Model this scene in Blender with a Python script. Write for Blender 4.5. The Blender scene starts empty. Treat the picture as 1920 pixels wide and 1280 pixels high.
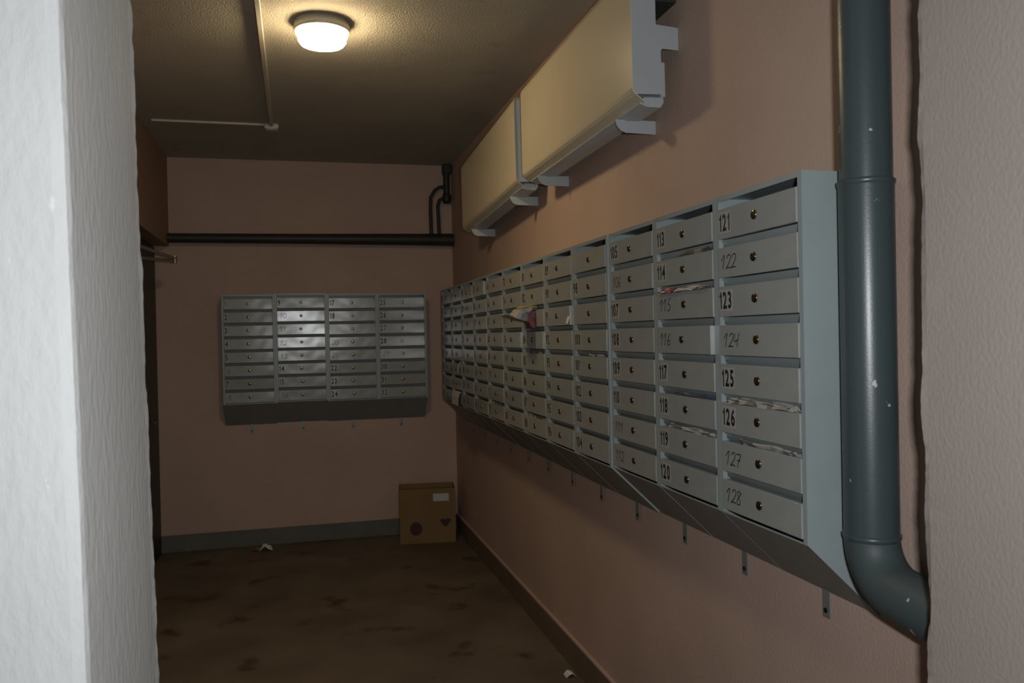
import bpy, math, random
from mathutils import Vector, Matrix, Euler, noise

scene = bpy.context.scene
C = scene.collection
R = math.radians
random.seed(7)

# ------------------------------------------------------------------ camera
CAM = Vector((-1.2748, -1.2794, 1.6133))
YAW, PITCH, ROLL, FPX = 0.2545, -0.0080, -0.0206, 1556.26
fwd = Vector((math.sin(YAW)*math.cos(PITCH), math.cos(YAW)*math.cos(PITCH), math.sin(PITCH)))
r0 = Vector((math.cos(YAW), -math.sin(YAW), 0)); u0 = r0.cross(fwd)
right = r0*math.cos(ROLL) + u0*math.sin(ROLL)
up = -r0*math.sin(ROLL) + u0*math.cos(ROLL)
rotm = Matrix((right, up, -fwd)).transposed()
cd = bpy.data.cameras.new('camera'); cam = bpy.data.objects.new('camera', cd); C.objects.link(cam)
cam.matrix_world = Matrix.Translation(CAM) @ rotm.to_4x4()
cd.sensor_width = 36; cd.lens = FPX/1920*36; cd.clip_start = 0.02
cd.dof.use_dof = True; cd.dof.focus_distance = 3.1; cd.dof.aperture_fstop = 8.0
scene.camera = cam

# ------------------------------------------------------------------ world, flash, exposure
w = bpy.data.worlds.new('world'); scene.world = w; w.use_nodes = True
w.node_tree.nodes['Background'].inputs[0].default_value = (0.8, 0.85, 1, 1)
w.node_tree.nodes['Background'].inputs[1].default_value = 0.0
LAMP_STRENGTH = 36.0
LAMP_COL = (1.0, 0.75, 0.43)
fl = bpy.data.lights.new('camera_flash', 'AREA'); fl.shape = 'RECTANGLE'; fl.size = 0.07; fl.size_y = 0.04
fl.energy = 13.0; fl.color = (0.95, 0.98, 1.0)
flo = bpy.data.objects.new('camera_flash', fl); C.objects.link(flo)
flo.matrix_world = Matrix.Translation(CAM + right*0.12 + up*0.06 + fwd*0.03) @ rotm.to_4x4()
vs = scene.view_settings
vs.view_transform = 'Standard'; vs.look = 'None'; vs.gamma = 1; vs.use_curve_mapping = False
vs.exposure = 0.95

# ------------------------------------------------------------------ measures (metres)
D = 5.532      # back wall
H = 3.026      # ceiling
XL = -2.20     # left wall
PW = 0.39      # mailbox column pitch
DB = 0.182     # mailbox depth
Y0 = 0.339     # near end of the right bank
ZT, ZF, ZB = 1.9653, 1.1304, 0.9551

# ------------------------------------------------------------------ materials
def new_mat(name):
    m = bpy.data.materials.new(name); m.use_nodes = True
    n = m.node_tree.nodes; return m, n, m.node_tree.links, n['Principled BSDF']
def setp(b, **k):
    for key, v in k.items():
        b.inputs[key.replace('_', ' ')].default_value = v
def mat(name, col, rough=0.6, metal=0.0, spec=0.5, var=0.0, vscale=20, bump=0.0, bscale=80, bdetail=3, dist=0.01, coat=0.0):
    m, n, l, b = new_mat(name)
    setp(b, Roughness=rough, Metallic=metal); b.inputs['Specular IOR Level'].default_value = spec
    b.inputs['Base Color'].default_value = (*col, 1)
    if coat: b.inputs['Coat Weight'].default_value = coat; b.inputs['Coat Roughness'].default_value = 0.15
    tc = n.new('ShaderNodeTexCoord')
    if var:
        t = n.new('ShaderNodeTexNoise'); t.inputs['Scale'].default_value = vscale; t.inputs['Detail'].default_value = 5
        l.new(tc.outputs['Object'], t.inputs['Vector'])
        r = n.new('ShaderNodeValToRGB')
        r.color_ramp.elements[0].position = 0.3; r.color_ramp.elements[1].position = 0.7
        r.color_ramp.elements[0].color = (*[c*(1-var) for c in col], 1)
        r.color_ramp.elements[1].color = (*[min(1, c*(1+var)) for c in col], 1)
        l.new(t.outputs['Fac'], r.inputs['Fac']); l.new(r.outputs['Color'], b.inputs['Base Color'])
    if bump:
        t = n.new('ShaderNodeTexNoise'); t.inputs['Scale'].default_value = bscale; t.inputs['Detail'].default_value = bdetail
        l.new(tc.outputs['Object'], t.inputs['Vector'])
        bp = n.new('ShaderNodeBump'); bp.inputs['Strength'].default_value = bump; bp.inputs['Distance'].default_value = dist
        l.new(t.outputs['Fac'], bp.inputs['Height']); l.new(bp.outputs['Normal'], b.inputs['Normal'])
    return m

def speck_mat(name, col, speck, scale, lo, hi, rough, bump=0.0, bscale=60, stretch=(1, 1, 1), spec=0.5, dist=0.01, var=0.1, rough2=None):
    """base colour with slight mottling and sparse specks / stains of another colour"""
    m, n, l, b = new_mat(name)
    setp(b, Roughness=rough); b.inputs['Specular IOR Level'].default_value = spec
    tc = n.new('ShaderNodeTexCoord'); mp = n.new('ShaderNodeMapping'); mp.inputs['Scale'].default_value = stretch
    l.new(tc.outputs['Object'], mp.inputs['Vector'])
    t = n.new('ShaderNodeTexNoise'); t.inputs['Scale'].default_value = scale; t.inputs['Detail'].default_value = 6
    l.new(mp.outputs['Vector'], t.inputs['Vector'])
    r = n.new('ShaderNodeValToRGB'); r.color_ramp.elements[0].position = lo; r.color_ramp.elements[1].position = hi
    r.color_ramp.elements[0].color = (0, 0, 0, 1); r.color_ramp.elements[1].color = (1, 1, 1, 1)
    l.new(t.outputs['Fac'], r.inputs['Fac'])
    t2 = n.new('ShaderNodeTexNoise'); t2.inputs['Scale'].default_value = 2.3; t2.inputs['Detail'].default_value = 6
    l.new(tc.outputs['Object'], t2.inputs['Vector'])
    r2 = n.new('ShaderNodeValToRGB')
    r2.color_ramp.elements[0].position = 0.3; r2.color_ramp.elements[1].position = 0.7
    r2.color_ramp.elements[0].color = (*[c*(1-var) for c in col], 1); r2.color_ramp.elements[1].color = (*[c*(1+var) for c in col], 1)
    l.new(t2.outputs['Fac'], r2.inputs['Fac'])
    mx = n.new('ShaderNodeMixRGB'); l.new(r.outputs['Color'], mx.inputs[0]); l.new(r2.outputs['Color'], mx.inputs[1])
    mx.inputs[2].default_value = (*speck, 1); l.new(mx.outputs[0], b.inputs['Base Color'])
    if bump:
        t3 = n.new('ShaderNodeTexNoise'); t3.inputs['Scale'].default_value = bscale; t3.inputs['Detail'].default_value = 4
        l.new(mp.outputs['Vector'], t3.inputs['Vector'])
        bp = n.new('ShaderNodeBump'); bp.inputs['Strength'].default_value = bump; bp.inputs['Distance'].default_value = dist
        l.new(t3.outputs['Fac'], bp.inputs['Height']); l.new(bp.outputs['Normal'], b.inputs['Normal'])
    return m

def print_mat(name, paper, inks, scale=30, lo=0.5):
    """paper with blotches of printed colour"""
    m, n, l, b = new_mat(name); setp(b, Roughness=0.55)
    tc = n.new('ShaderNodeTexCoord')
    v = n.new('ShaderNodeTexVoronoi'); v.inputs['Scale'].default_value = scale
    l.new(tc.outputs['Object'], v.inputs['Vector'])
    sp = n.new('ShaderNodeSeparateColor'); l.new(v.outputs['Color'], sp.inputs[0])
    r = n.new('ShaderNodeValToRGB'); r.color_ramp.interpolation = 'CONSTANT'
    cols = [paper] + inks
    els = r.color_ramp.elements
    els[0].color = (*cols[0], 1); els[0].position = 0
    els[1].color = (*cols[1], 1); els[1].position = lo
    for i, c in enumerate(cols[2:]):
        e = els.new(lo + (1-lo)*(i+1)/(len(cols)-1)); e.color = (*c, 1)
    l.new(sp.outputs[0], r.inputs['Fac']); l.new(r.outputs['Color'], b.inputs['Base Color'])
    return m

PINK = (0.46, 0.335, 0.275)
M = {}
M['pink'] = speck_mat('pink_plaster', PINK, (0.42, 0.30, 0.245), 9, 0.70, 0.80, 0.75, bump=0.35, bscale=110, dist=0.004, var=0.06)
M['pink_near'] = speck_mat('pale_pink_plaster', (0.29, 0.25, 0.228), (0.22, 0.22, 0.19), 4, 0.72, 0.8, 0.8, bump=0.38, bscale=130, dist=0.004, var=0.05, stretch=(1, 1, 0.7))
M['white'] = speck_mat('rough_whitewash', (0.495, 0.50, 0.495), (0.60, 0.61, 0.61), 60, 0.69, 0.78, 0.85, bump=0.5, bscale=70, dist=0.005, stretch=(1, 1, 0.45), var=0.04)
M['ceiling'] = speck_mat('popcorn_ceiling', (0.41, 0.385, 0.32), (0.33, 0.30, 0.22), 5, 0.62, 0.8, 0.9, bump=0.8, bscale=120, dist=0.007, var=0.06)
M['floor'] = speck_mat('dirty_concrete', (0.135, 0.106, 0.074), (0.075, 0.042, 0.025), 3.4, 0.605, 0.68, 0.6, bump=0.2, bscale=25, dist=0.004, var=0.25)
M['dim_wall'] = speck_mat('dim_brown_plaster', (0.29, 0.19, 0.13), (0.25, 0.165, 0.11), 9, 0.7, 0.8, 0.75, bump=0.35, bscale=110, dist=0.004, var=0.06)  # pink plaster recipe darkened to brown because the left wall is dim
M['plinth'] = mat('grey_plinth', (0.115, 0.115, 0.098), 0.6, var=0.12, vscale=6, bump=0.1, bscale=40)
M['plinth_brown'] = mat('brown_plinth', (0.15, 0.11, 0.075), 0.6, var=0.12, vscale=6, bump=0.1, bscale=40)
M['steel'] = mat('grey_enamel', (0.268, 0.312, 0.315), 0.36, var=0.05, vscale=8, spec=0.5)
M['door'] = mat('grey_enamel_door', (0.285, 0.302, 0.290), 0.20, var=0.05, vscale=14, spec=0.6, bump=0.13, bscale=7, bdetail=1, dist=0.02)
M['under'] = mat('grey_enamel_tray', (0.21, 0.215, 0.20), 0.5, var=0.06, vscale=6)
M['brass'] = mat('worn_brass', (0.20, 0.17, 0.11), 0.24, metal=1.0)
M['keyhole'] = mat('dark_keyhole', (0.01, 0.009, 0.007), 0.5)
M['ink'] = mat('black_ink', (0.008, 0.008, 0.009), 0.5)
M['faint_ink'] = mat('faded_marker', (0.035, 0.035, 0.035), 0.5)
M['sticker'] = mat('clear_sticker', (0.36, 0.37, 0.345), 0.25, spec=0.6)
M['zinc'] = mat('zinc_tab', (0.22, 0.23, 0.22), 0.45, metal=0.3, var=0.1)
M['screw'] = mat('dark_screw', (0.03, 0.028, 0.025), 0.4, metal=0.6)
M['pvc'] = speck_mat('grey_pvc', (0.046, 0.064, 0.067), (0.40, 0.42, 0.42), 26, 0.705, 0.72, 0.34, var=0.06, spec=0.5, bump=0.03, bscale=200)
M['cream'] = mat('cream_enamel', (0.60, 0.545, 0.41), 0.22, var=0.02, vscale=2, spec=0.5)
M['rad_grey'] = mat('radiator_white_metal', (0.42, 0.45, 0.47), 0.4, var=0.03, vscale=5)
M['rad_core'] = mat('radiator_fins', (0.24, 0.28, 0.32), 0.4, metal=0.3)
M['dark'] = mat('dark_gap', (0.03, 0.03, 0.03), 0.7)
M['black_pipe'] = mat('black_pipe_paint', (0.022, 0.020, 0.019), 0.55, var=0.2, vscale=9)
M['door_black'] = mat('black_steel_door', (0.012, 0.013, 0.013), 0.45, var=0.2, vscale=4)
M['chrome'] = mat('satin_metal', (0.45, 0.42, 0.38), 0.3, metal=0.9)
M['handle'] = mat('dull_brown_metal', (0.10, 0.085, 0.065), 0.5, metal=0.5)
M['pvc_dusty'] = speck_mat('dusty_grey_pvc', (0.050, 0.066, 0.068), (0.36, 0.38, 0.38), 22, 0.70, 0.715, 0.55, var=0.08, spec=0.4)
M['conduit'] = mat('pvc_conduit', (0.50, 0.47, 0.40), 0.5)
M['card'] = mat('brown_cardboard', (0.20, 0.125, 0.05), 0.8, var=0.08, vscale=5, bump=0.08, bscale=60)
M['card_in'] = mat('cardboard_shaded', (0.16, 0.10, 0.045), 0.85, var=0.1, vscale=5)  # cardboard darkened to carry the dimness inside the box
M['label'] = mat('white_paper_label', (0.45, 0.45, 0.43), 0.6)
M['red_ink'] = mat('dark_red_print', (0.05, 0.018, 0.012), 0.7, var=0.15, vscale=30)
M['paper'] = mat('plain_white_paper', (0.62, 0.62, 0.60), 0.7, var=0.05, vscale=20)
M['news'] = print_mat('newsprint', (0.40, 0.39, 0.36), [(0.12, 0.12, 0.12), (0.3, 0.28, 0.25), (0.2, 0.19, 0.18)], 34, 0.5)
M['ad'] = print_mat('colour_flyer', (0.55, 0.55, 0.53), [(0.45, 0.03, 0.05), (0.04, 0.06, 0.05), (0.03, 0.03, 0.035), (0.32, 0.22, 0.22)], 30, 0.4)
M['ad2'] = print_mat('food_flyer', (0.33, 0.27, 0.24), [(0.28, 0.09, 0.08), (0.18, 0.13, 0.04), (0.1, 0.1, 0.1)], 30, 0.45)
M['blue'] = print_mat('blue_flyer', (0.06, 0.08, 0.2), [(0.1, 0.1, 0.09), (0.2, 0.17, 0.05)], 22, 0.6)
M['yellow'] = mat('yellow_print', (0.5, 0.40, 0.02), 0.5)
M['maroon'] = print_mat('red_cover', (0.20, 0.05, 0.05), [(0.32, 0.25, 0.22), (0.12, 0.03, 0.03)], 40, 0.6)
m, n, l, b = new_mat('lit_bowl_glass')
b.inputs['Base Color'].default_value = (0.9, 0.88, 0.8, 1); b.inputs['Roughness'].default_value = 0.4
b.inputs['Emission Color'].default_value = (*LAMP_COL, 1); b.inputs['Emission Strength'].default_value = LAMP_STRENGTH
M['bowl'] = m
M['lamp_ring'] = mat('lamp_ring_metal', (0.42, 0.40, 0.36), 0.4, metal=0.2)

# ------------------------------------------------------------------ mesh helpers
class MB:
    def __init__(s): s.v = []; s.f = []; s.m = []; s.sm = []
    def add(s, vs, fs, mi=0, smooth=False):
        o = len(s.v); s.v += [tuple(v) for v in vs]
        for f in fs: s.f.append(tuple(o+i for i in f)); s.m.append(mi); s.sm.append(smooth)
        return s
    def box(s, x0, x1, y0, y1, z0, z1, mi=0, bev=0.0):
        if bev <= 0:
            vs = [(x, y, z) for x in (x0, x1) for y in (y0, y1) for z in (z0, z1)]
            fs = [(0, 1, 3, 2), (4, 6, 7, 5), (0, 4, 5, 1), (2, 3, 7, 6), (0, 2, 6, 4), (1, 5, 7, 3)]
            return s.add(vs, fs, mi)
        vs = []; idx = {}
        for ix, x in ((0, x0), (1, x1)):
            for iy, y in ((0, y0), (1, y1)):
                for iz, z in ((0, z0), (1, z1)):
                    dx, dy, dz = [bev*(1-2*i) for i in (ix, iy, iz)]
                    for a, p in enumerate(((x, y+dy, z+dz), (x+dx, y, z+dz), (x+dx, y+dy, z))):
                        idx[ix, iy, iz, a] = len(vs); vs.append(p)
        fs = []
        for i in (0, 1):
            q = lambda a, L: fs.append(tuple(L) if i else tuple(reversed(L)))
            q(0, [idx[i, 0, 0, 0], idx[i, 1, 0, 0], idx[i, 1, 1, 0], idx[i, 0, 1, 0]])
            q(1, [idx[0, i, 0, 1], idx[0, i, 1, 1], idx[1, i, 1, 1], idx[1, i, 0, 1]])
            q(2, [idx[0, 0, i, 2], idx[1, 0, i, 2], idx[1, 1, i, 2], idx[0, 1, i, 2]])
        for i in (0, 1):
            for j in (0, 1):
                fl = (i == j)
                def q(L): fs.append(tuple(L) if fl else tuple(reversed(L)))
                q([idx[i, j, 0, 1], idx[i, j, 0, 0], idx[i, j, 1, 0], idx[i, j, 1, 1]][::-1])
                q([idx[i, 0, j, 0], idx[i, 0, j, 2], idx[i, 1, j, 2], idx[i, 1, j, 0]][::-1])
                q([idx[0, i, j, 2], idx[0, i, j, 1], idx[1, i, j, 1], idx[1, i, j, 2]][::-1])
                for k in (0, 1):
                    t = [idx[i, j, k, 0], idx[i, j, k, 1], idx[i, j, k, 2]]
                    fs.append(tuple(t) if (i+j+k) % 2 else tuple(reversed(t)))
        return s.add(vs, fs, mi)
    def prism(s, poly, axis, a0, a1, mi=0):
        """poly: 2D points; axis: 'x','y','z' extrusion axis"""
        def P(p, a): return {'x': (a, p[0], p[1]), 'y': (p[0], a, p[1]), 'z': (p[0], p[1], a)}[axis]
        n_ = len(poly)
        vs = [P(p, a0) for p in poly] + [P(p, a1) for p in poly]
        fs = [tuple(range(n_))[::-1], tuple(range(n_, 2*n_))] + [(i, (i+1) % n_, n_+(i+1) % n_, n_+i) for i in range(n_)]
        return s.add(vs, fs, mi)
    def tube(s, pts, rad, seg=16, mi=0, caps=True, smooth=True):
        pts = [Vector(p) for p in pts]; rads = rad if isinstance(rad, (list, tuple)) else [rad]*len(pts)
        vs = []; prev = None
        for i, p in enumerate(pts):
            t = (pts[min(i+1, len(pts)-1)] - pts[max(i-1, 0)]).normalized()
            if prev is None:
                a = Vector((0, 0, 1)) if abs(t.z) < 0.9 else Vector((1, 0, 0))
                nrm = t.cross(a).normalized()
            else:
                nrm = (prev - t*prev.dot(t)).normalized()
            prev = nrm; bn = t.cross(nrm)
            for k in range(seg):
                an = 2*math.pi*k/seg
                vs.append(p + (nrm*math.cos(an) + bn*math.sin(an))*rads[i])
        o = len(s.v); s.add(vs, [], mi)
        for i in range(len(pts)-1):
            for k in range(seg):
                s.f.append((o+i*seg+k, o+i*seg+(k+1) % seg, o+(i+1)*seg+(k+1) % seg, o+(i+1)*seg+k)); s.m.append(mi); s.sm.append(smooth)
        if caps:
            s.add(vs[:seg], [tuple(range(seg))[::-1]], mi)            # caps on their own vertices so the sides shade true
            s.add(vs[-seg:], [tuple(range(seg))], mi)
        return s
    def lathe(s, prof, seg=40, mi=0, smooth=True):
        """prof: (r,z) list"""
        o = len(s.v)
        s.add([(r*math.cos(2*math.pi*k/seg), r*math.sin(2*math.pi*k/seg), z) for r, z in prof for k in range(seg)], [], mi)
        for i in range(len(prof)-1):
            for k in range(seg):
                s.f.append((o+i*seg+k, o+i*seg+(k+1) % seg, o+(i+1)*seg+(k+1) % seg, o+(i+1)*seg+k)); s.m.append(mi); s.sm.append(smooth)
        return s
    def mesh(s, name, mats):
        me = bpy.data.meshes.new(name); me.from_pydata(s.v, [], s.f)
        for mm in (mats if isinstance(mats, (list, tuple)) else [mats]): me.materials.append(M[mm] if isinstance(mm, str) else mm)
        me.polygons.foreach_set('material_index', s.m); me.polygons.foreach_set('use_smooth', s.sm)
        me.update(); return me
    def build(s, name, mats, parent=None, loc=None, rot=None):
        return place(name, s.mesh(name, mats), parent, loc, rot)
def place(name, me, parent=None, loc=None, rot=None):
    o = bpy.data.objects.new(name, me); C.objects.link(o)
    if parent is not None: o.parent = parent
    if loc is not None: o.location = loc
    if rot is not None: o.rotation_euler = rot
    return o
def tag(o, label, cat, group=None):
    o['label'] = label; o['category'] = cat
    if group: o['group'] = group
    return o
def empty(name, loc=(0, 0, 0), rz=0.0):
    o = bpy.data.objects.new(name, None); C.objects.link(o); o.location = loc; o.rotation_euler = (0, 0, rz)
    o.empty_display_size = 0.05; return o
def struct(o, label=None, cat=None):
    o['kind'] = 'structure'
    if label: o['label'] = label
    if cat: o['category'] = cat
    return o

# ------------------------------------------------------------------ the room
struct(MB().box(-3.2, 0.6, -3.2, D+0.3, -0.15, 0).build('floor', 'floor'), 'dirty dark brown concrete floor with stains', 'floor')
struct(MB().box(-3.2, 0.6, -3.2, D+0.3, H, H+0.15).build('ceiling', 'ceiling'), 'rough grainy ceiling with a round lamp', 'ceiling')
struct(MB().box(0, 0.25, -0.10, D+0.3, 0, H).build('wall_right', 'pink'), 'pink plaster wall behind the long mailbox bank', 'wall')
struct(MB().box(-3.2, 0, D, D+0.3, 0, H).build('wall_back', 'pink'), 'dim pink plaster end wall with four mailbox columns', 'wall')
wl = MB().box(XL-0.3, XL, 0.36, 4.0, 0, H).box(XL-0.3, XL, 4.0, D, 2.345, H)
struct(wl.build('wall_left', 'dim_wall'), 'dim brownish left wall above and beside the dark doorway', 'wall')
struct(MB().box(-3.2, 0.6, -3.2, -3.0, 0, H).build('wall_behind', 'pink_near'), 'plaster wall behind the viewer', 'wall')
struct(MB().box(-3.2, -3.0, -3.0, -0.14, 0, H).build('wall_entry_left', 'pink_near'), 'plaster side wall behind the viewer', 'wall')

def rough_pier(name, pts, matname, z0=0.0, z1=H, dz=0.012, seed=0, lean=0.0):
    """a plaster pier: outline points (x, y, roughness); rough corners wander with height"""
    nz = int((z1-z0)/dz)+1; nc = len(pts); mb = MB(); vs = []
    for i in range(nz+1):
        z = z0+(z1-z0)*i/nz
        for c, (x, y, j) in enumerate(pts):
            q = round(x*50+y*70)*0.31+seed
            a = noise.noise(Vector((q, z*3.0, 0.0)))*0.5 + noise.noise(Vector((q, z*14, 5.0)))*0.35 + noise.noise(Vector((q, z*45, 9.0)))*0.35
            bq = noise.noise(Vector((q, z*9, 15.0)))
            vs.append((x+j*a+lean*(2.1-z)*(1 if x > -2.9 else 0), y+j*bq, z))
    mb.add(vs, [])
    for i in range(nz):
        for c in range(nc):
            d = (c+1) % nc
            mb.f.append((i*nc+c, i*nc+d, (i+1)*nc+d, (i+1)*nc+c)); mb.m.append(0); mb.sm.append(False)
    mb.f.append(tuple(range(nc))[::-1]); mb.m.append(0); mb.sm.append(False)
    mb.f.append(tuple(nz*nc+c for c in range(nc))); mb.m.append(0); mb.sm.append(False)
    return mb.build(name, matname)
struct(rough_pier('wall_near_left', [(-3.0, -0.14, 0), (-1.568, -0.14, 0), (-1.553, -0.138, 0.002), (-1.55, -0.128, 0.002), (-1.55, 0.0, 0.0), (-1.55, 0.15, 0.0), (-1.55, 0.27, 0.0), (-1.551, 0.33, 0.002), (-1.55, 0.355, 0.006), (-1.553, 0.367, 0.010), (-1.59, 0.367, 0), (-3.0, 0.367, 0)], 'white', seed=2, lean=0.016),
       'bright whitewashed wall end closest on the left with a grey rough reveal', 'wall')
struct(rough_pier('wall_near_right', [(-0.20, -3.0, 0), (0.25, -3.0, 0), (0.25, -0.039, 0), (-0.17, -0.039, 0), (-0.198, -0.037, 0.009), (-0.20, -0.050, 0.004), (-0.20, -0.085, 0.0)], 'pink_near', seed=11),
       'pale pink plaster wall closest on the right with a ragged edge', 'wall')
struct(MB().box(-2.6, -0.016, D-0.016, D, 0, 0.13, bev=0.003).build('baseboard_back', 'plinth'), 'grey painted plinth along the end wall', 'baseboard')
struct(MB().box(-0.016, 0, -0.03, D, 0, 0.13, bev=0.003).build('baseboard_right', 'plinth_brown'), 'brown plinth along the right wall', 'baseboard')
MB().box(-0.0165, 0, -0.03, D-0.02, 0.130, 0.142, bev=0.002).build('lit_top_edge', 'pink', bpy.data.objects['baseboard_right'])  # pale strip standing in for the lamp-lit top ledge of the plinth

# doorway in the left wall with a black steel door
dr = MB().box(-2.36, -2.30, 4.02, D-0.02, 0.005, 2.335, bev=0.004).build('door_1', 'door_black')
struct(dr, 'black steel door in the left wall beside the end wall', 'door')
MB().tube([(-2.30, 5.20, 1.04), (-2.262, 5.20, 1.04), (-2.262, 5.09, 1.04)], 0.010, 10).build('door_handle', 'handle', dr)
dc = MB().box(-2.30, -2.24, 4.12, 4.36, 2.15, 2.23, bev=0.006).build('door_closer', 'chrome', dr)
MB().tube([(-2.245, 4.24, 2.225), (-2.10, 5.06, 2.208)], 0.011, 8).tube([(-2.28, 4.5, 2.165), (-2.10, 5.06, 2.188)], 0.011, 8).tube([(-2.10, 5.06, 2.175), (-2.10, 5.06, 2.225)], 0.018, 10).build('closer_arm', 'chrome', dc)

# ------------------------------------------------------------------ ceiling lamp
lx, ly = -1.132, 2.53
lamp = tag(empty('ceiling_lamp', (lx, ly, H)), 'round glowing ceiling lamp with a glass bowl and metal ring', 'lamp')
MB().lathe([(0.0, -0.001), (0.121, -0.001), (0.123, -0.036), (0.121, -0.044), (0.113, -0.046), (0.111, -0.040), (0.0, -0.040)], 48).build('lamp_base', 'lamp_ring', lamp)
MB().lathe([(0.110, -0.041), (0.1135, -0.047), (0.114, -0.058), (0.107, -0.062), (0.105, -0.084), (0.095, -0.098), (0.070, -0.106), (0.0, -0.110)], 48).build('glass_bowl', 'bowl', lamp)

# ceiling conduit and junction box
tag(MB().box(-1.412, -1.388, -2.9, 4.36, H-0.022, H, bev=0.003).build('cable_conduit', 'conduit'), 'long plastic cable conduit running along the ceiling from the junction box toward the viewer', 'conduit')
tag(MB().box(-2.13, -1.445, 4.375, 4.391, H-0.014, H, bev=0.002).build('cable_conduit', 'conduit'), 'thin cable conduit crossing the ceiling from junction box to left wall', 'conduit')
jb = tag(empty('junction_box', (-1.40, 4.41, H)), 'small white junction box on the ceiling where two conduits meet', 'junction box')
MB().box(-0.045, 0.045, -0.045, 0.045, -0.032, 0, bev=0.005).build('housing', 'conduit', jb)
MB().box(-0.036, 0.036, -0.036, 0.036, -0.038, -0.031, bev=0.003).build('lid', 'conduit', jb)

# ------------------------------------------------------------------ radiators (convectors) high on the right wall
def radiator(y_near, length, zb, tilt, label, ring=False):
    rt = tag(empty('wall_convector', (0, y_near, zb)), label, 'radiator', 'convectors high on the right wall')
    rt.rotation_euler = (-tilt, 0, 0)
    hgt, xf, xb = 0.445, -0.175, -0.065
    t = 0.003
    # front casing: one folded sheet (rounded bottom and top lips)
    prof = [(xf+0.045, -0.012), (xf+0.012, 0.012), (xf+0.003, 0.022), (xf, 0.034), (xf, hgt-0.02), (xf+0.004, hgt-0.006), (xf+0.014, hgt), (xb, hgt)]
    inner = [(x+(t if i < 6 else 0), z+(t*0.6 if i < 3 else (-t if i > 5 else 0))) for i, (x, z) in enumerate(prof)]
    mb = MB(); n_ = len(prof)
    for a in (0.0, length): mb.add([(x, a, z) for x, z in prof] + [(x, a, z) for x, z in inner], [])
    N = 2*n_
    for i in range(n_-1):
        mb.add([], []); mb.f.append((i, i+1, N+i+1, N+i)); mb.f.append((n_+i, N+n_+i, N+n_+i+1, n_+i+1))
        mb.m += [0, 0]; mb.sm += [1 < i < 6 or i < 4] * 2
        for o in (0, N):
            mb.f.append((o+i, o+n_+i, o+n_+i+1, o+i+1)); mb.m.append(0); mb.sm.append(False)
    mb.sm = [False]*len(mb.sm)
    mb.build('casing', 'cream', rt)
    # end plates with a tongue that reaches the wall
    for a0, a1 in ((0.004, 0.008), (length-0.008, length-0.004)):
        poly = [(xf+0.008, 0.014), (xb, 0.018), (xb-0.002, 0.165), (xb+0.004, 0.172), (-0.0015, 0.170), (-0.0015, 0.246), (xb-0.018, 0.252), (xb-0.018, hgt-0.004), (xf+0.01, hgt-0.004), (xf+0.0035, hgt-0.02), (xf+0.0035, 0.03)]
        MB().prism(poly, 'y', a0, a1).build('end_plate', 'rad_grey', rt)
    # lower tray seen from below
    tr = MB().prism([(xf+0.035, -0.012), (xf+0.05, 0.010), (xb+0.010, 0.012), (xb+0.012, -0.004), (xb, -0.022), (xf+0.06, -0.022)], 'y', 0.02, length-0.02)
    tr.build('tray', 'rad_grey', rt)
    # fin block and the two steel tubes that run through it
    fb = MB()
    nf = 60
    for i in range(nf):
        y = 0.06+(length-0.12)*i/(nf-1)
        fb.box(xf+0.03, xb+0.006, y-0.0008, y+0.0008, 0.03, 0.20)
    fo = fb.build('fin_block', 'rad_core', rt)
    for z in (0.075, 0.15):
        MB().tube([(-0.11, 0.03, z), (-0.11, length-0.03, z)], 0.012, 12).build('water_tube', 'rad_core', rt)
    MB().box(xb-0.002, xb+0.016, 0.01, length-0.01, 0.012, 0.13, bev=0.003).build('back_plate', 'rad_grey', rt)
    MB().box(xb-0.022, -0.002, 0.012, length-0.012, 0.335, hgt-0.006).build('dark_gap_fill', 'dark', rt)  # near-black box added so the gap behind the casing reads dark
    # pipe cut-out ring on the near end plate
    rg = MB()
    pts = [(-0.085+0.026*math.cos(k*math.pi/16), 0.0032, 0.225+0.042*math.sin(k*math.pi/16)) for k in range(33)]
    rg.tube(pts, 0.0016, 6, caps=False)
    if ring: rg.build('pipe_knockout', 'rad_core', rt)
    # wall brackets below
    for yb in (0.20, length-0.20):
        poly = [(-0.005, -0.066), (-0.005, -0.018), (-0.158, -0.018), (-0.152, -0.040), (-0.138, -0.056), (-0.118, -0.064)]
        br = MB().prism(poly, 'y', yb-0.0015, yb+0.0015)
        br.box(-0.004, -0.001, yb, yb+0.03, -0.066, -0.018)
        br.build('bracket', 'rad_grey', rt)
    return rt
radiator(1.292, 1.385, 2.393, 0.012, 'large cream convector radiator nearest the viewer, high above the mailboxes')
radiator(2.80, 1.40, 2.377, 0.045, 'cream convector radiator farther back, beside the corner pipes', True)

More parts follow.
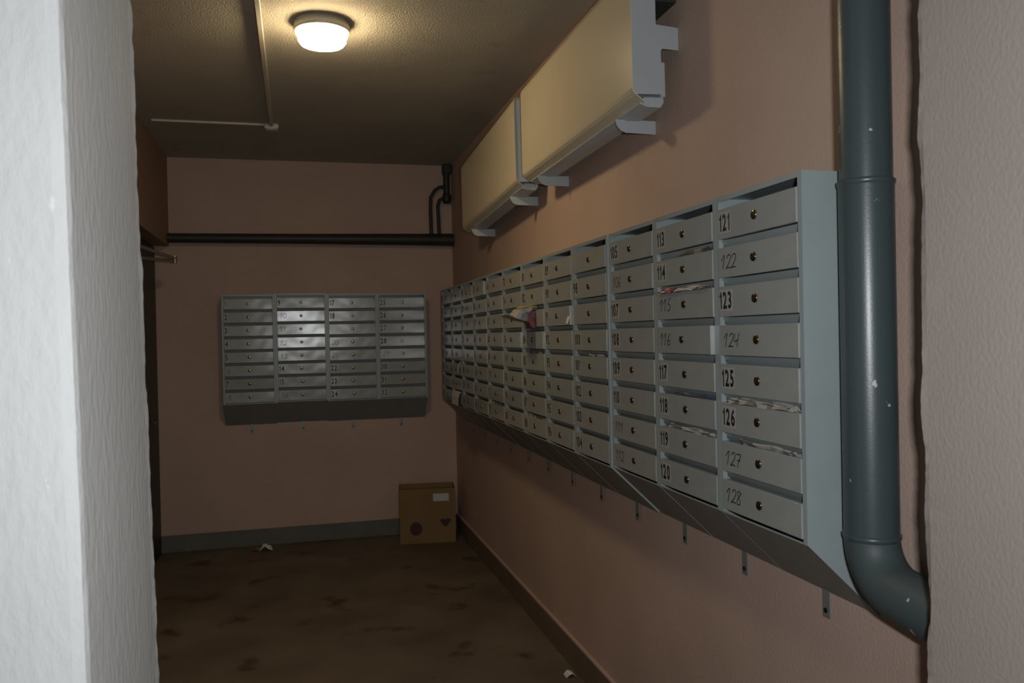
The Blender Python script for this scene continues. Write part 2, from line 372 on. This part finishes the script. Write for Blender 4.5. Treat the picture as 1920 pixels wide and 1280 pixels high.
# ------------------------------------------------------------------ mailbox columns
hz = ZT-ZB                       # total height
zf = ZF-ZB                       # lower front edge above the base
ROWP = (hz-zf-0.022)/8           # row pitch
SLOT, DOORH, DOORW = 0.0205, ROWP-0.0225, PW-0.034
UW = PW-0.0006
def body_mesh():
    mb = MB(); t = 0.0016; x1 = UW/2
    side = [(0, 0), (0, hz), (-DB, hz), (-DB, zf)]
    for s in (-1, 1):
        a, b_ = sorted((s*x1, s*(x1-t))); mb.prism(side, 'x', a, b_)
        a, b_ = sorted((s*x1, s*(x1-0.0156))); mb.box(a, b_, -DB-0.0012, -DB+0.0006, zf, hz)            # front flange
        a, b_ = sorted((s*(x1-0.0134), s*(x1-0.0150))); mb.box(a, b_, -DB, -DB+0.012, zf, hz)
    mb.box(-x1+0.0150, x1-0.0150, -DB-0.0012, -DB+0.0006, hz-0.013, hz)                              # top flange
    mb.box(-x1+t, x1-t, -DB+0.0006, 0, hz-t, hz)                                                   # roof
    mb.box(-x1+t, x1-t, -t, 0, 0.02, hz-t)                                                         # back
    for i in range(8):
        z = hz-0.013-ROWP*(i+1)+ (0.0 if i < 7 else 0.0)
        if i < 7: mb.prism([(-DB+0.006, z-0.0012), (-DB+0.064, z-0.067), (-DB+0.065, z-0.066), (-DB+0.0075, z)], 'x', -x1+t, x1-t)   # sloping shelf
    mb.box(-x1+0.0150, x1-0.0150, -DB-0.0012, -DB+0.0006, zf, zf+0.004)                              # bottom lip
    return mb.mesh('body', 'steel')
def tray_mesh():
    mb = MB(); x1 = UW/2-0.0016; t = 0.0015
    d = Vector((DB, -zf)).normalized(); nn = Vector((-d.y, d.x))
    e = 0.0004
    a = Vector((-DB, zf)); b_ = Vector((0.0, 0.0))
    o = nn*e
    mb.prism([tuple(a+o), tuple(b_+o), tuple(b_+o+nn*t), tuple(a+o+nn*t)], 'x', -x1, x1)
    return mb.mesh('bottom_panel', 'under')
def door_mesh():
    mb = MB(); w2 = DOORW/2
    mb.box(-w2, w2, -0.0015, 0.0135, 0, DOORH, bev=0.0012)
    mb.box(-w2+0.003, w2-0.003, 0.004, 0.016, 0.002, DOORH-0.003)
    return mb.mesh('door', 'door')
def lock_mesh():
    mb = MB(); seg = 18
    prof = [(0.0118, 0.0), (0.0118, -0.0024), (0.0110, -0.0036), (0.0094, -0.0044), (0.0070, -0.0049), (0.0040, -0.0052), (0.0, -0.0053)]
    vs = [(r*math.cos(2*math.pi*k/seg), y, r*math.sin(2*math.pi*k/seg)) for r, y in prof for k in range(seg)]
    mb.add(vs, [])
    for i in range(len(prof)-1):
        for k in range(seg):
            mb.f.append((i*seg+k, i*seg+(k+1) % seg, (i+1)*seg+(k+1) % seg, (i+1)*seg+k)); mb.m.append(0); mb.sm.append(True)
    mb.box(-0.0008, 0.0008, -0.0055, -0.0048, -0.0040, 0.0040, mi=1)
    return mb.mesh('lock', ['brass', 'keyhole'])
def tab_mesh():
    mb = MB(); mb.box(-0.014, 0.014, -0.003, -0.0005, -0.066, 0.06)
    mb.tube([(0, -0.002, -0.048), (0, -0.006, -0.048)], 0.0065, 10, mi=1)
    return mb.mesh('mounting_tab', ['zinc', 'screw'])
BODY, TRAY, DOOR, LOCK, TAB = body_mesh(), tray_mesh(), door_mesh(), lock_mesh(), tab_mesh()

# printed digits from the built-in font, cached as plain triangles
GL = {}
for ch in '0123456789':
    cu = bpy.data.curves.new('g', 'FONT'); cu.body = ch; cu.offset = 0.030; cu.resolution_u = 3
    go = bpy.data.objects.new('g', cu); C.objects.link(go)
    dg = bpy.context.evaluated_depsgraph_get(); me = bpy.data.meshes.new_from_object(go.evaluated_get(dg))
    vv = [v.co.copy() for v in me.vertices]; x0 = min(v.x for v in vv); x1 = max(v.x for v in vv); y1 = max(v.y for v in vv); y0_ = min(v.y for v in vv)
    GL[ch] = ([((v.x-x0), (v.y-y0_)/(y1-y0_)) for v in vv], [tuple(p.vertices) for p in me.polygons], x1-x0)
    bpy.data.objects.remove(go); bpy.data.curves.remove(cu); bpy.data.meshes.remove(me)
one = [(0.13, 0.0), (0.27, 0.0), (0.27, 1.0), (0.17, 1.0), (0.12, 0.86), (0.0, 0.76), (0.0, 0.64), (0.13, 0.72)]
GL['1'] = (one, [(0, 1, 2, 3, 4, 7), (4, 5, 6, 7)], 0.27)
# hand-drawn digits as marker strokes in a 0.6 x 1 cell
HWD = {
 '0': [[(.3, 1), (.08, .75), (.05, .35), (.22, .02), (.42, .1), (.52, .45), (.45, .85), (.3, 1)]],
 '1': [[(.02, .62), (.35, 1), (.22, 0)]],
 '2': [[(.08, .75), (.2, .97), (.42, .95), (.48, .72), (.3, .35), (.05, .02), (.25, .08), (.55, .05)]],
 '3': [[(.1, .9), (.35, 1), (.48, .8), (.25, .55), (.5, .35), (.35, .03), (.05, .08)]],
 '4': [[(.12, 1), (.08, .5), (.25, .42), (.48, .6)], [(.55, 1.02), (.45, .5), (.42, 0)]],
 '5': [[(.55, 1.05), (.3, .95), (.2, .55), (.4, .55), (.48, .3), (.32, .03), (.08, .08)]],
 '6': [[(.45, 1), (.18, .6), (.08, .22), (.25, 0), (.45, .15), (.42, .42), (.15, .35)]],
 '7': [[(.05, .9), (.3, .95), (.52, .9), (.35, .45), (.26, 0)], [(.18, .5), (.5, .52)]],
 '8': [[(.45, .85), (.25, 1), (.1, .8), (.42, .3), (.35, .03), (.12, .08), (.15, .35), (.5, .9)]],
 '9': [[(.48, .8), (.28, 1), (.08, .78), (.22, .55), (.46, .75), (.4, .3), (.22, 0)]]}
HAND = {106, 111, 112, 115, 116, 122, 124, 127, 128, 10, 11, 12, 13, 16, 20, 21, 29, 8, 6, 53, 62, 70, 77}
FAINT = {106, 111, 112, 10, 11, 12, 13, 14, 15, 16, 20, 21, 29, 32, 1, 6, 7, 8, 97}
BLANK = {97, 99, 19}
def number_mesh(num):
    s = str(num); mb = MB(); yq = -0.0016
    left = -DOORW/2; top = DOORH
    if num in HAND:
        h = 0.036; cw = 0.0255; x = left+0.016+random.uniform(0, .004); z = top-0.056+random.uniform(-.005, .004); sl = 0.30; lw = 0.00145
        for ch in s:
            for st in HWD[ch]:
                pts = [(x+(px+sl*(py-.5)*0.35)*cw/0.6*1.1, z+py*h) for px, py in st]
                # smooth the strokes a little
                fine = []
                for i in range(len(pts)-1):
                    p0 = pts[max(i-1, 0)]; p1 = pts[i]; p2 = pts[i+1]; p3 = pts[min(i+2, len(pts)-1)]
                    for k in range(4):
                        t = k/4
                        fine.append(tuple(0.5*((2*p1[a])+(-p0[a]+p2[a])*t+(2*p0[a]-5*p1[a]+4*p2[a]-p3[a])*t*t+(-p0[a]+3*p1[a]-3*p2[a]+p3[a])*t**3) for a in (0, 1)))
                fine.append(pts[-1]); pts = fine
                vs = []
                for i, p in enumerate(pts):
                    a, b_ = pts[max(i-1, 0)], pts[min(i+1, len(pts)-1)]
                    d = Vector((b_[0]-a[0], b_[1]-a[1]))
                    d = d.normalized() if d.length > 0 else Vector((1, 0))
                    nx, nz = -d.y*lw, d.x*lw
                    vs += [(p[0]+nx, yq-0.0004, p[1]+nz), (p[0]-nx, yq-0.0004, p[1]-nz)]
                mb.add(vs, [(2*i, 2*i+1, 2*i+3, 2*i+2) for i in range(len(pts)-1)], 1)
            x += cw
    else:
        h = 0.045; sx = 0.0400; gap = 0.0062
        wd = sum(GL[c][2]*sx for c in s)+gap*(len(s)-1)
        x = left+0.006; z = top-0.0590
        mb.box(x-0.003, x+wd+0.004, yq-0.0001, yq+0.0004, z-0.005, z+h+0.005, 0)
        for ch in s:
            vv, ff, gw = GL[ch]
            mb.add([(x+a*sx, yq-0.0005, z+b_*h) for a, b_ in vv], ff, 1); x += gw*sx+gap
    return mb.mesh('number_label', ['sticker', 'faint_ink' if num in FAINT else 'ink'])

# doors that hang a little open or crooked: number -> (tilt out about the lower edge, twist about the vertical), degrees
AJAR = {116: (0.6, -1.6), 91: (0.5, -1.3), 57: (.6, -2.2), 46: (1.5, 1.5), 84: (0.5, -1.2), 123: (1.0, 0.4), 122: (.9, .3), 76: (.5, -1.4)}
def mailbox_column(first, loc, rz, label, group, dx=0.0):
    rt = tag(empty('mailbox_cabinet', loc, rz), label, 'mailboxes', group)
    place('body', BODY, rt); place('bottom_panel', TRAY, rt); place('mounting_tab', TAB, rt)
    for i in range(8):
        num = first+i
        z = hz-0.013-ROWP*i-SLOT-DOORH
        if i == 0: z -= 0.0
        rx, rzz = AJAR.get(num, (random.uniform(-0.25, 0.7), random.uniform(-0.45, 0.25)) if num > 32 else (random.uniform(-0.7, 1.3), random.uniform(-0.8, 0.8)))
        d = place('door', DOOR, rt, (0, -DB-0.0020-abs(math.sin(R(rzz)))*DOORW/2*(1 if abs(rzz) > 1 else 0), z), (R(rx), 0, R(rzz)))
        place('lock', LOCK, d, (random.uniform(-.004, .004), -0.0012, DOORH*0.53), (0, random.uniform(-.4, .4), 0))
        if num not in BLANK: place('number_label', number_mesh(num), d)
    return rt
ORD = ['first', 'second', 'third', 'fourth', 'fifth', 'sixth', 'seventh', 'eighth', 'ninth', 'tenth', 'eleventh', 'last']
COL = {}
for nn_ in range(12):
    first = 121-8*nn_
    dx = [0, 0.0, 0.0, -0.0075][nn_] if nn_ < 4 else -0.0075+0.0004*(nn_-3)-0.0005
    dz = random.uniform(-.0015, .0015) if nn_ > 3 else [0, 0.0006, 0.0, -0.001][nn_]
    extra = ' nearest the drainpipe' if nn_ == 0 else (' farthest from the drainpipe' if nn_ == 11 else ', %s column from the drainpipe' % ORD[nn_])
    COL[first] = mailbox_column(first, (dx-0.0005-(0.0 if nn_ > 2 else 0.0005), Y0+(nn_+.5)*PW, ZB+dz), R(-90),
        'grey steel mailbox column %d to %d on right wall%s' % (first, first+7, extra), 'mailbox columns along the right wall')
XB, ZT2 = -1.8183, 1.9616
for i in range(4):
    first = 1+8*i
    COL[first] = mailbox_column(first, (XB+(i+.5)*PW, D-0.0005, ZT2-hz+(0.006 if i == 1 else 0.0)), 0,
        'grey steel mailbox column %d to %d on end wall, %s from the left' % (first, first+7, ORD[i]), 'mailbox columns on the end wall')

# ------------------------------------------------------------------ papers in the slots
def col_point(num):
    first = ((num-1)//8)*8+1; i = num-first
    rt = COL[first]; z = hz-0.013-ROWP*i-SLOT      # lower lip of the slot = top edge of the door
    return Matrix.Translation(rt.location) @ rt.rotation_euler.to_matrix().to_4x4(), z
def slot_paper(num, u0, u1, matname, label, out=0.006, h=0.012, layers=3, slope=0.0, group='papers in the mailbox slots'):
    """folded printed paper pushed through the slot above a door; u runs left to right"""
    mw, z = col_point(num); mb = MB(); nu = 14
    rnd = random.Random(num)
    for L in range(layers):
        zz = z+0.002+L*h/layers; oo = out*(1-0.35*L)+rnd.uniform(-.004, .002); ph = rnd.uniform(0, 6)
        ua, ub = u0+rnd.uniform(0, .02), u1-rnd.uniform(0, .02); vs = []
        for k in range(nu+1):
            u = ua+(ub-ua)*k/nu; wv = 0.0022*math.sin(ph+u*40)+slope*(k/nu-.5)
            for (yy, dz) in ((-DB-oo, 0.0), (-DB-oo+0.004, 0.003), (-DB+0.005, 0.002), (-DB+0.0155, -0.010)):
                vs.append((u, yy, zz+wv+dz))
            for (yy, dz) in ((-DB-oo, -0.0012), (-DB-oo+0.004, 0.0018), (-DB+0.005, 0.0008), (-DB+0.0155, -0.0112)):
                vs.append((u, yy, zz+wv+dz))
        fs = []
        for k in range(nu):
            a = k*8; b_ = a+8
            for j in range(3):
                fs.append((a+j, a+j+1, b_+j+1, b_+j)); fs.append((a+4+j, b_+4+j, b_+5+j, a+5+j))
            fs.append((a, b_, b_+4, a+4)); fs.append((a+3, a+7, b_+7, b_+3))
        fs.append((0, 4, 5, 1)); fs.append((1, 5, 6, 2)); fs.append((2, 6, 7, 3))
        e = nu*8; fs += [(e, e+1, e+5, e+4), (e+1, e+2, e+6, e+5), (e+2, e+3, e+7, e+6)]
        mb.add(vs, fs, 0)
    o = mb.build('folded_paper', matname); o.matrix_world = mw
    return tag(o, label, 'paper', group)
slot_paper(114, -0.05, 0.165, 'ad2', 'brownish food flyers lying in the slot above mailbox 114', slope=0.006, h=.011)
slot_paper(115, -0.175, 0.15, 'ad', 'crumpled red and white flyers spilling from the slot above mailbox 115', out=0.012, h=.012, layers=4)
slot_paper(118, -0.09, 0.16, 'blue', 'dark blue flyer inside the slot above mailbox 118', out=-0.006, h=.008)
slot_paper(119, -0.13, 0.165, 'news', 'grey newspaper filling the slot above mailbox 119', out=0.0, h=.012)
slot_paper(126, -0.15, 0.165, 'news', 'thick rolled newspaper in the slot above mailbox 126', out=0.006, h=.015, layers=4)
slot_paper(127, -0.10, 0.168, 'news', 'thin newspaper inside the slot above mailbox 127', out=-0.003, h=.011)
slot_paper(101, -0.06, 0.15, 'news', 'newspaper corner inside the slot above mailbox 101', out=-0.004, h=.007, slope=-.005)
slot_paper(85, -0.13, 0.16, 'news', 'newspapers inside the slot above mailbox 85', out=0.0, h=.012)
slot_paper(72, -0.14, 0.12, 'news', 'grey papers inside the slot above mailbox 72 in the bottom row', out=0.0, h=.010)
slot_paper(88, -0.14, 0.16, 'news', 'folded papers inside the slot above mailbox 88 in the bottom row', out=-.003, h=.009)

# newspaper bundle hanging out of the slot above mailbox 83
mw, z = col_point(83)
nb = tag(empty('newspaper_bundle'), 'newspaper bundle with yellow fold and red cover sticking far out of a slot', 'newspaper')
nb.matrix_world = mw
def sheet(path, u0, u1, th=0.003, nu=6, curl=0.0):
    """path: list of (out, z, ushift)"""
    mb = MB(); vs = []
    np_ = len(path)
    for s in (0, th):
        for k in range(nu+1):
            for (o_, zz, us) in path:
                t = k/nu
                vs.append((u0+(u1-u0)*t+us, -DB-o_, zz-s+curl*math.sin(t*math.pi)*(o_/0.16)))
    L = (nu+1)*np_; fs = []
    for k in range(nu):
        for j in range(np_-1):
            a = k*np_+j
            fs.append((a, a+1, a+np_+1, a+np_)); fs.append((L+a, L+a+np_, L+a+np_+1, L+a+1))
    for j in range(np_-1):
        fs.append((j, L+j, L+j+1, j+1)); e = nu*np_+j; fs.append((e, e+1, L+e+1, L+e))
    for k in range(nu):
        a = k*np_; fs.append((a, a+np_, L+a+np_, L+a)); a = k*np_+np_-1; fs.append((a, L+a, L+a+np_, a+np_))
    mb.add(vs, fs, 0); return mb
def side_block(poly, u0, u1):
    """poly of (out, z) pairs seen from the side, extruded along the slot"""
    return MB().prism([(-DB-o_, zz) for o_, zz in poly], 'x', u0, u1)
side_block([(-0.005, z+0.004), (-0.005, z+0.013), (0.045, z+0.015), (0.075, z+0.004), (0.098, z-0.034), (0.045, z-0.046), (0.030, z-0.006), (0.006, z+0.003)], -0.10, 0.055).build('inner_pages', 'news', nb)
side_block([(-0.003, z+0.0135), (-0.003, z+0.017), (0.046, z+0.020), (0.062, z+0.012), (0.050, z+0.0145)], -0.09, 0.058).build('yellow_fold', 'yellow', nb)
side_block([(0.006, z-0.006), (0.034, z-0.006), (0.044, z-0.046), (0.028, z-0.080), (0.008, z-0.086), (0.010, z-0.045)], -0.03, 0.060).build('red_cover', 'maroon', nb)
side_block([(0.036, z-0.049), (0.036, z-0.054), (0.090, z-0.040), (0.140, z-0.020), (0.139, z-0.0165), (0.090, z-0.036)], -0.09, 0.050).build('outer_page', 'news', nb)
slip = tag(sheet([(0.0, 0.015, 0), (0.012, 0.0, 0.0), (0.022, -0.03, 0.004), (0.024, -0.06, .012)], 0.06, 0.105, 0.0012, curl=0.02).build('paper_slip', 'paper'), 'small white paper slip hanging from far mailbox near the end wall, upper one', 'paper')
mw, z = col_point(46); slip.matrix_world = mw @ Matrix.Translation((0.06, 0, z))
slip = tag(sheet([(-0.005, 0.008, 0), (0.010, 0.006, 0.0), (0.020, -0.03, 0.0), (0.022, -0.085, -.01)], -0.12, 0.13, 0.0012, curl=0.01).build('paper_sheet', 'paper'), 'white sheet hanging over a low far mailbox door beside the end wall', 'paper')
mw, z = col_point(48); slip.matrix_world = mw @ Matrix.Translation((0.0, 0, z))
slip = tag(sheet([(0.002, 0.03, 0), (0.010, 0.01, 0.0), (0.016, -0.012, 0.0)], 0.0, 0.03, 0.001).build('paper_slip', 'paper'), 'tiny white paper tag at the right edge of mailbox 91', 'paper')
mw, z = col_point(91); slip.matrix_world = mw @ Matrix.Translation((0.155, -.004, z-0.06))

# ------------------------------------------------------------------ grey drain pipe beside the bank
px_, py_ = -0.078, 0.262
dp = tag(empty('drain_pipe', (px_, py_, 0)), 'dark grey plastic drainpipe with elbow in front of the right wall', 'pipe')
MB().tube([(0, 0, 1.92), (0, 0, H-0.002)], 0.0545, 40).build('upper_pipe', 'pvc', dp)
MB().tube([(0, 0, 1.165), (0, 0, 1.925)], 0.0570, 40).build('lower_pipe', 'pvc', dp)
def ring(zc, r): 
    return MB().lathe([(r-0.006, zc-0.010), (r+0.0002, zc-0.008), (r+0.0022, zc-0.002), (r+0.0022, zc+0.003), (r-0.001, zc+0.005), (r-0.008, zc+0.006)], 40)
ring(1.925, 0.0575).build('coupling_ring', 'pvc', dp)
ring(1.165, 0.0580).build('coupling_ring', 'pvc', dp)
rb = 0.100; arc = []
for k in range(21):
    a = R(84)*k/20
    arc.append((0, -rb+rb*math.cos(a), 1.16-rb*math.sin(a)))
tdir = Vector((0, -math.sin(R(84)), -math.cos(R(84)))); arc.append(tuple(Vector(arc[-1])+tdir*0.205))
MB().tube(arc, 0.0575, 40).build('elbow', 'pvc_dusty', dp)

# ------------------------------------------------------------------ heating pipes in the far corner
rs = tag(empty('heating_pipe', (-0.05, D-0.07, 2.4)), 'black heating pipe across the end wall with riser and curved branches in the far corner', 'pipe')
MB().tube([(XL+0.052, -0.005, 0.0), (-1.15, -0.005, 0.002), (-0.25, 0, 0.005), (0.046, 0, 0.005)], [0.036, 0.040, 0.048, 0.052], 24).build('main_pipe', 'black_pipe', rs)
MB().tube([(0, 0, 0.33), (0, 0, H-2.4-0.002)], 0.027, 20).build('riser', 'black_pipe', rs)
MB().lathe([(0.0, 0.30), (0.03, 0.305), (0.036, 0.33), (0.036, 0.37), (0.028, 0.385)], 20).build('valve_cap', 'black_pipe', rs)
MB().box(-0.030, 0.040, -0.03, 0.05, 0.545, 0.622, bev=0.006).build('ceiling_sleeve', 'black_pipe', rs)
MB().tube([(-0.135, 0, 0.045), (-0.137, 0, 0.25), (-0.133, 0, 0.35), (-0.10, 0, 0.405), (-0.06, 0, 0.435), (-0.01, 0, 0.44)], 0.0145, 14).build('branch_pipe', 'black_pipe', rs)
MB().tube([(-0.070, -0.004, 0.045), (-0.074, -0.004, 0.20), (-0.076, 0, 0.28), (-0.060, 0, 0.33), (-0.030, 0, 0.345), (-0.005, 0, 0.345)], 0.0145, 14).build('branch_pipe', 'black_pipe', rs)

# ------------------------------------------------------------------ cardboard box in the far corner
bx = tag(empty('cardboard_box', (-0.525, 5.185, 0), R(-7)), 'brown cardboard box standing in the far corner under the mailboxes', 'box')
bw, bd, bh, t = 0.435, 0.27, 0.425, 0.005
MB().box(0, bw, 0, t, 0, bh, bev=0.001).build('front_panel', 'card', bx)
MB().box(0, bw, bd-t, bd, 0, bh, bev=0.001).build('back_panel', 'card', bx)
for x in (0, bw-t): MB().box(x, x+t, t, bd-t, 0, bh, bev=0.001).build('side_panel', 'card', bx)
MB().box(t, bw-t, t, bd-t, 0, t).build('bottom_panel', 'card', bx)
MB().box(t+.002, bw-t-.002, t+.001, t+0.115, bh-0.040, bh-0.036).build('flap', 'card_in', bx)
MB().box(t+.002, bw-t-.002, bd-t-0.115, bd-t-.001, bh-0.045, bh-0.041).build('flap', 'card_in', bx)
MB().box(0.262, 0.385, -0.001, 0.0, 0.325, 0.385).build('paper_label', 'label', bx)
for (cx, cz, rr, kind) in ((0.125, 0.115, 0.048, 0), (0.355, 0.155, 0.042, 1)):
    n_ = 20
    if kind == 0: poly = [(cx+rr*math.cos(k*2*math.pi/n_)*1.0, cz+rr*1.1*math.sin(k*2*math.pi/n_)) for k in range(n_)]
    else: poly = [(cx-rr*1.1, cz+rr*0.55), (cx-rr*.5, cz+rr*.8), (cx, cz+rr*.6), (cx+rr*.5, cz+rr*.8), (cx+rr*1.1, cz+rr*0.55), (cx+rr*.5, cz-rr*.35), (cx, cz-rr*.8), (cx-rr*.5, cz-rr*.35)]
    MB().prism(poly, 'y', -0.0008, 0.0).build('printed_mark', 'red_ink', bx)

# ------------------------------------------------------------------ litter on the floor
def crumple(name, loc, size, matname, label, seed):
    mb = MB(); rnd = random.Random(seed); n_ = 7; vs = []
    for s in (0, 1):
        for i in range(n_):
            for j in range(n_):
                x = (i/(n_-1)-.5)*size[0]; y = (j/(n_-1)-.5)*size[1]
                z = size[2]*max(0.06, (1-(2*abs(i/(n_-1)-.5))**2)*(.4+.6*abs(noise.noise(Vector((i*.9+seed, j*.9, seed))))*2.0))
                vs.append((x+noise.noise(Vector((i, j, seed*2.)))*size[0]*.15, y+noise.noise(Vector((j, i, seed*3.)))*size[1]*.15, max(0.0015*(1-s), z-s*0.0012 if s == 0 else max(0.0003, z-0.0015))))
    L = n_*n_; fs = []
    for i in range(n_-1):
        for j in range(n_-1):
            a = i*n_+j; fs.append((a, a+n_, a+n_+1, a+1)); fs.append((L+a, L+a+1, L+a+n_+1, L+a+n_))
    for j in range(n_-1):
        fs.append((j, j+1, L+j+1, L+j)); a = (n_-1)*n_+j; fs.append((a, L+a, L+a+1, a+1))
        fs.append((j*n_, L+j*n_, L+(j+1)*n_, (j+1)*n_)); a = j*n_+n_-1; fs.append((a, a+n_, L+a+n_, L+a))
    mb.add(vs, fs, 0); o = mb.build(name, matname); o.location = loc
    return tag(o, label, 'litter')
crumple('paper_scrap', (-1.535, 5.36, 0), (0.10, 0.07, 0.05), 'paper', 'small crumpled white paper scrap on the floor by the end wall', 3)
crumple('paper_scrap', (-1.600, 5.37, 0), (0.07, 0.05, 0.022), 'maroon', 'dark red wrapper scrap beside the white paper scrap', 5)
crumple('paper_scrap', (-0.060, 2.44, 0), (0.045, 0.05, 0.03), 'paper', 'grey crumpled scrap on the floor against the right plinth', 8)
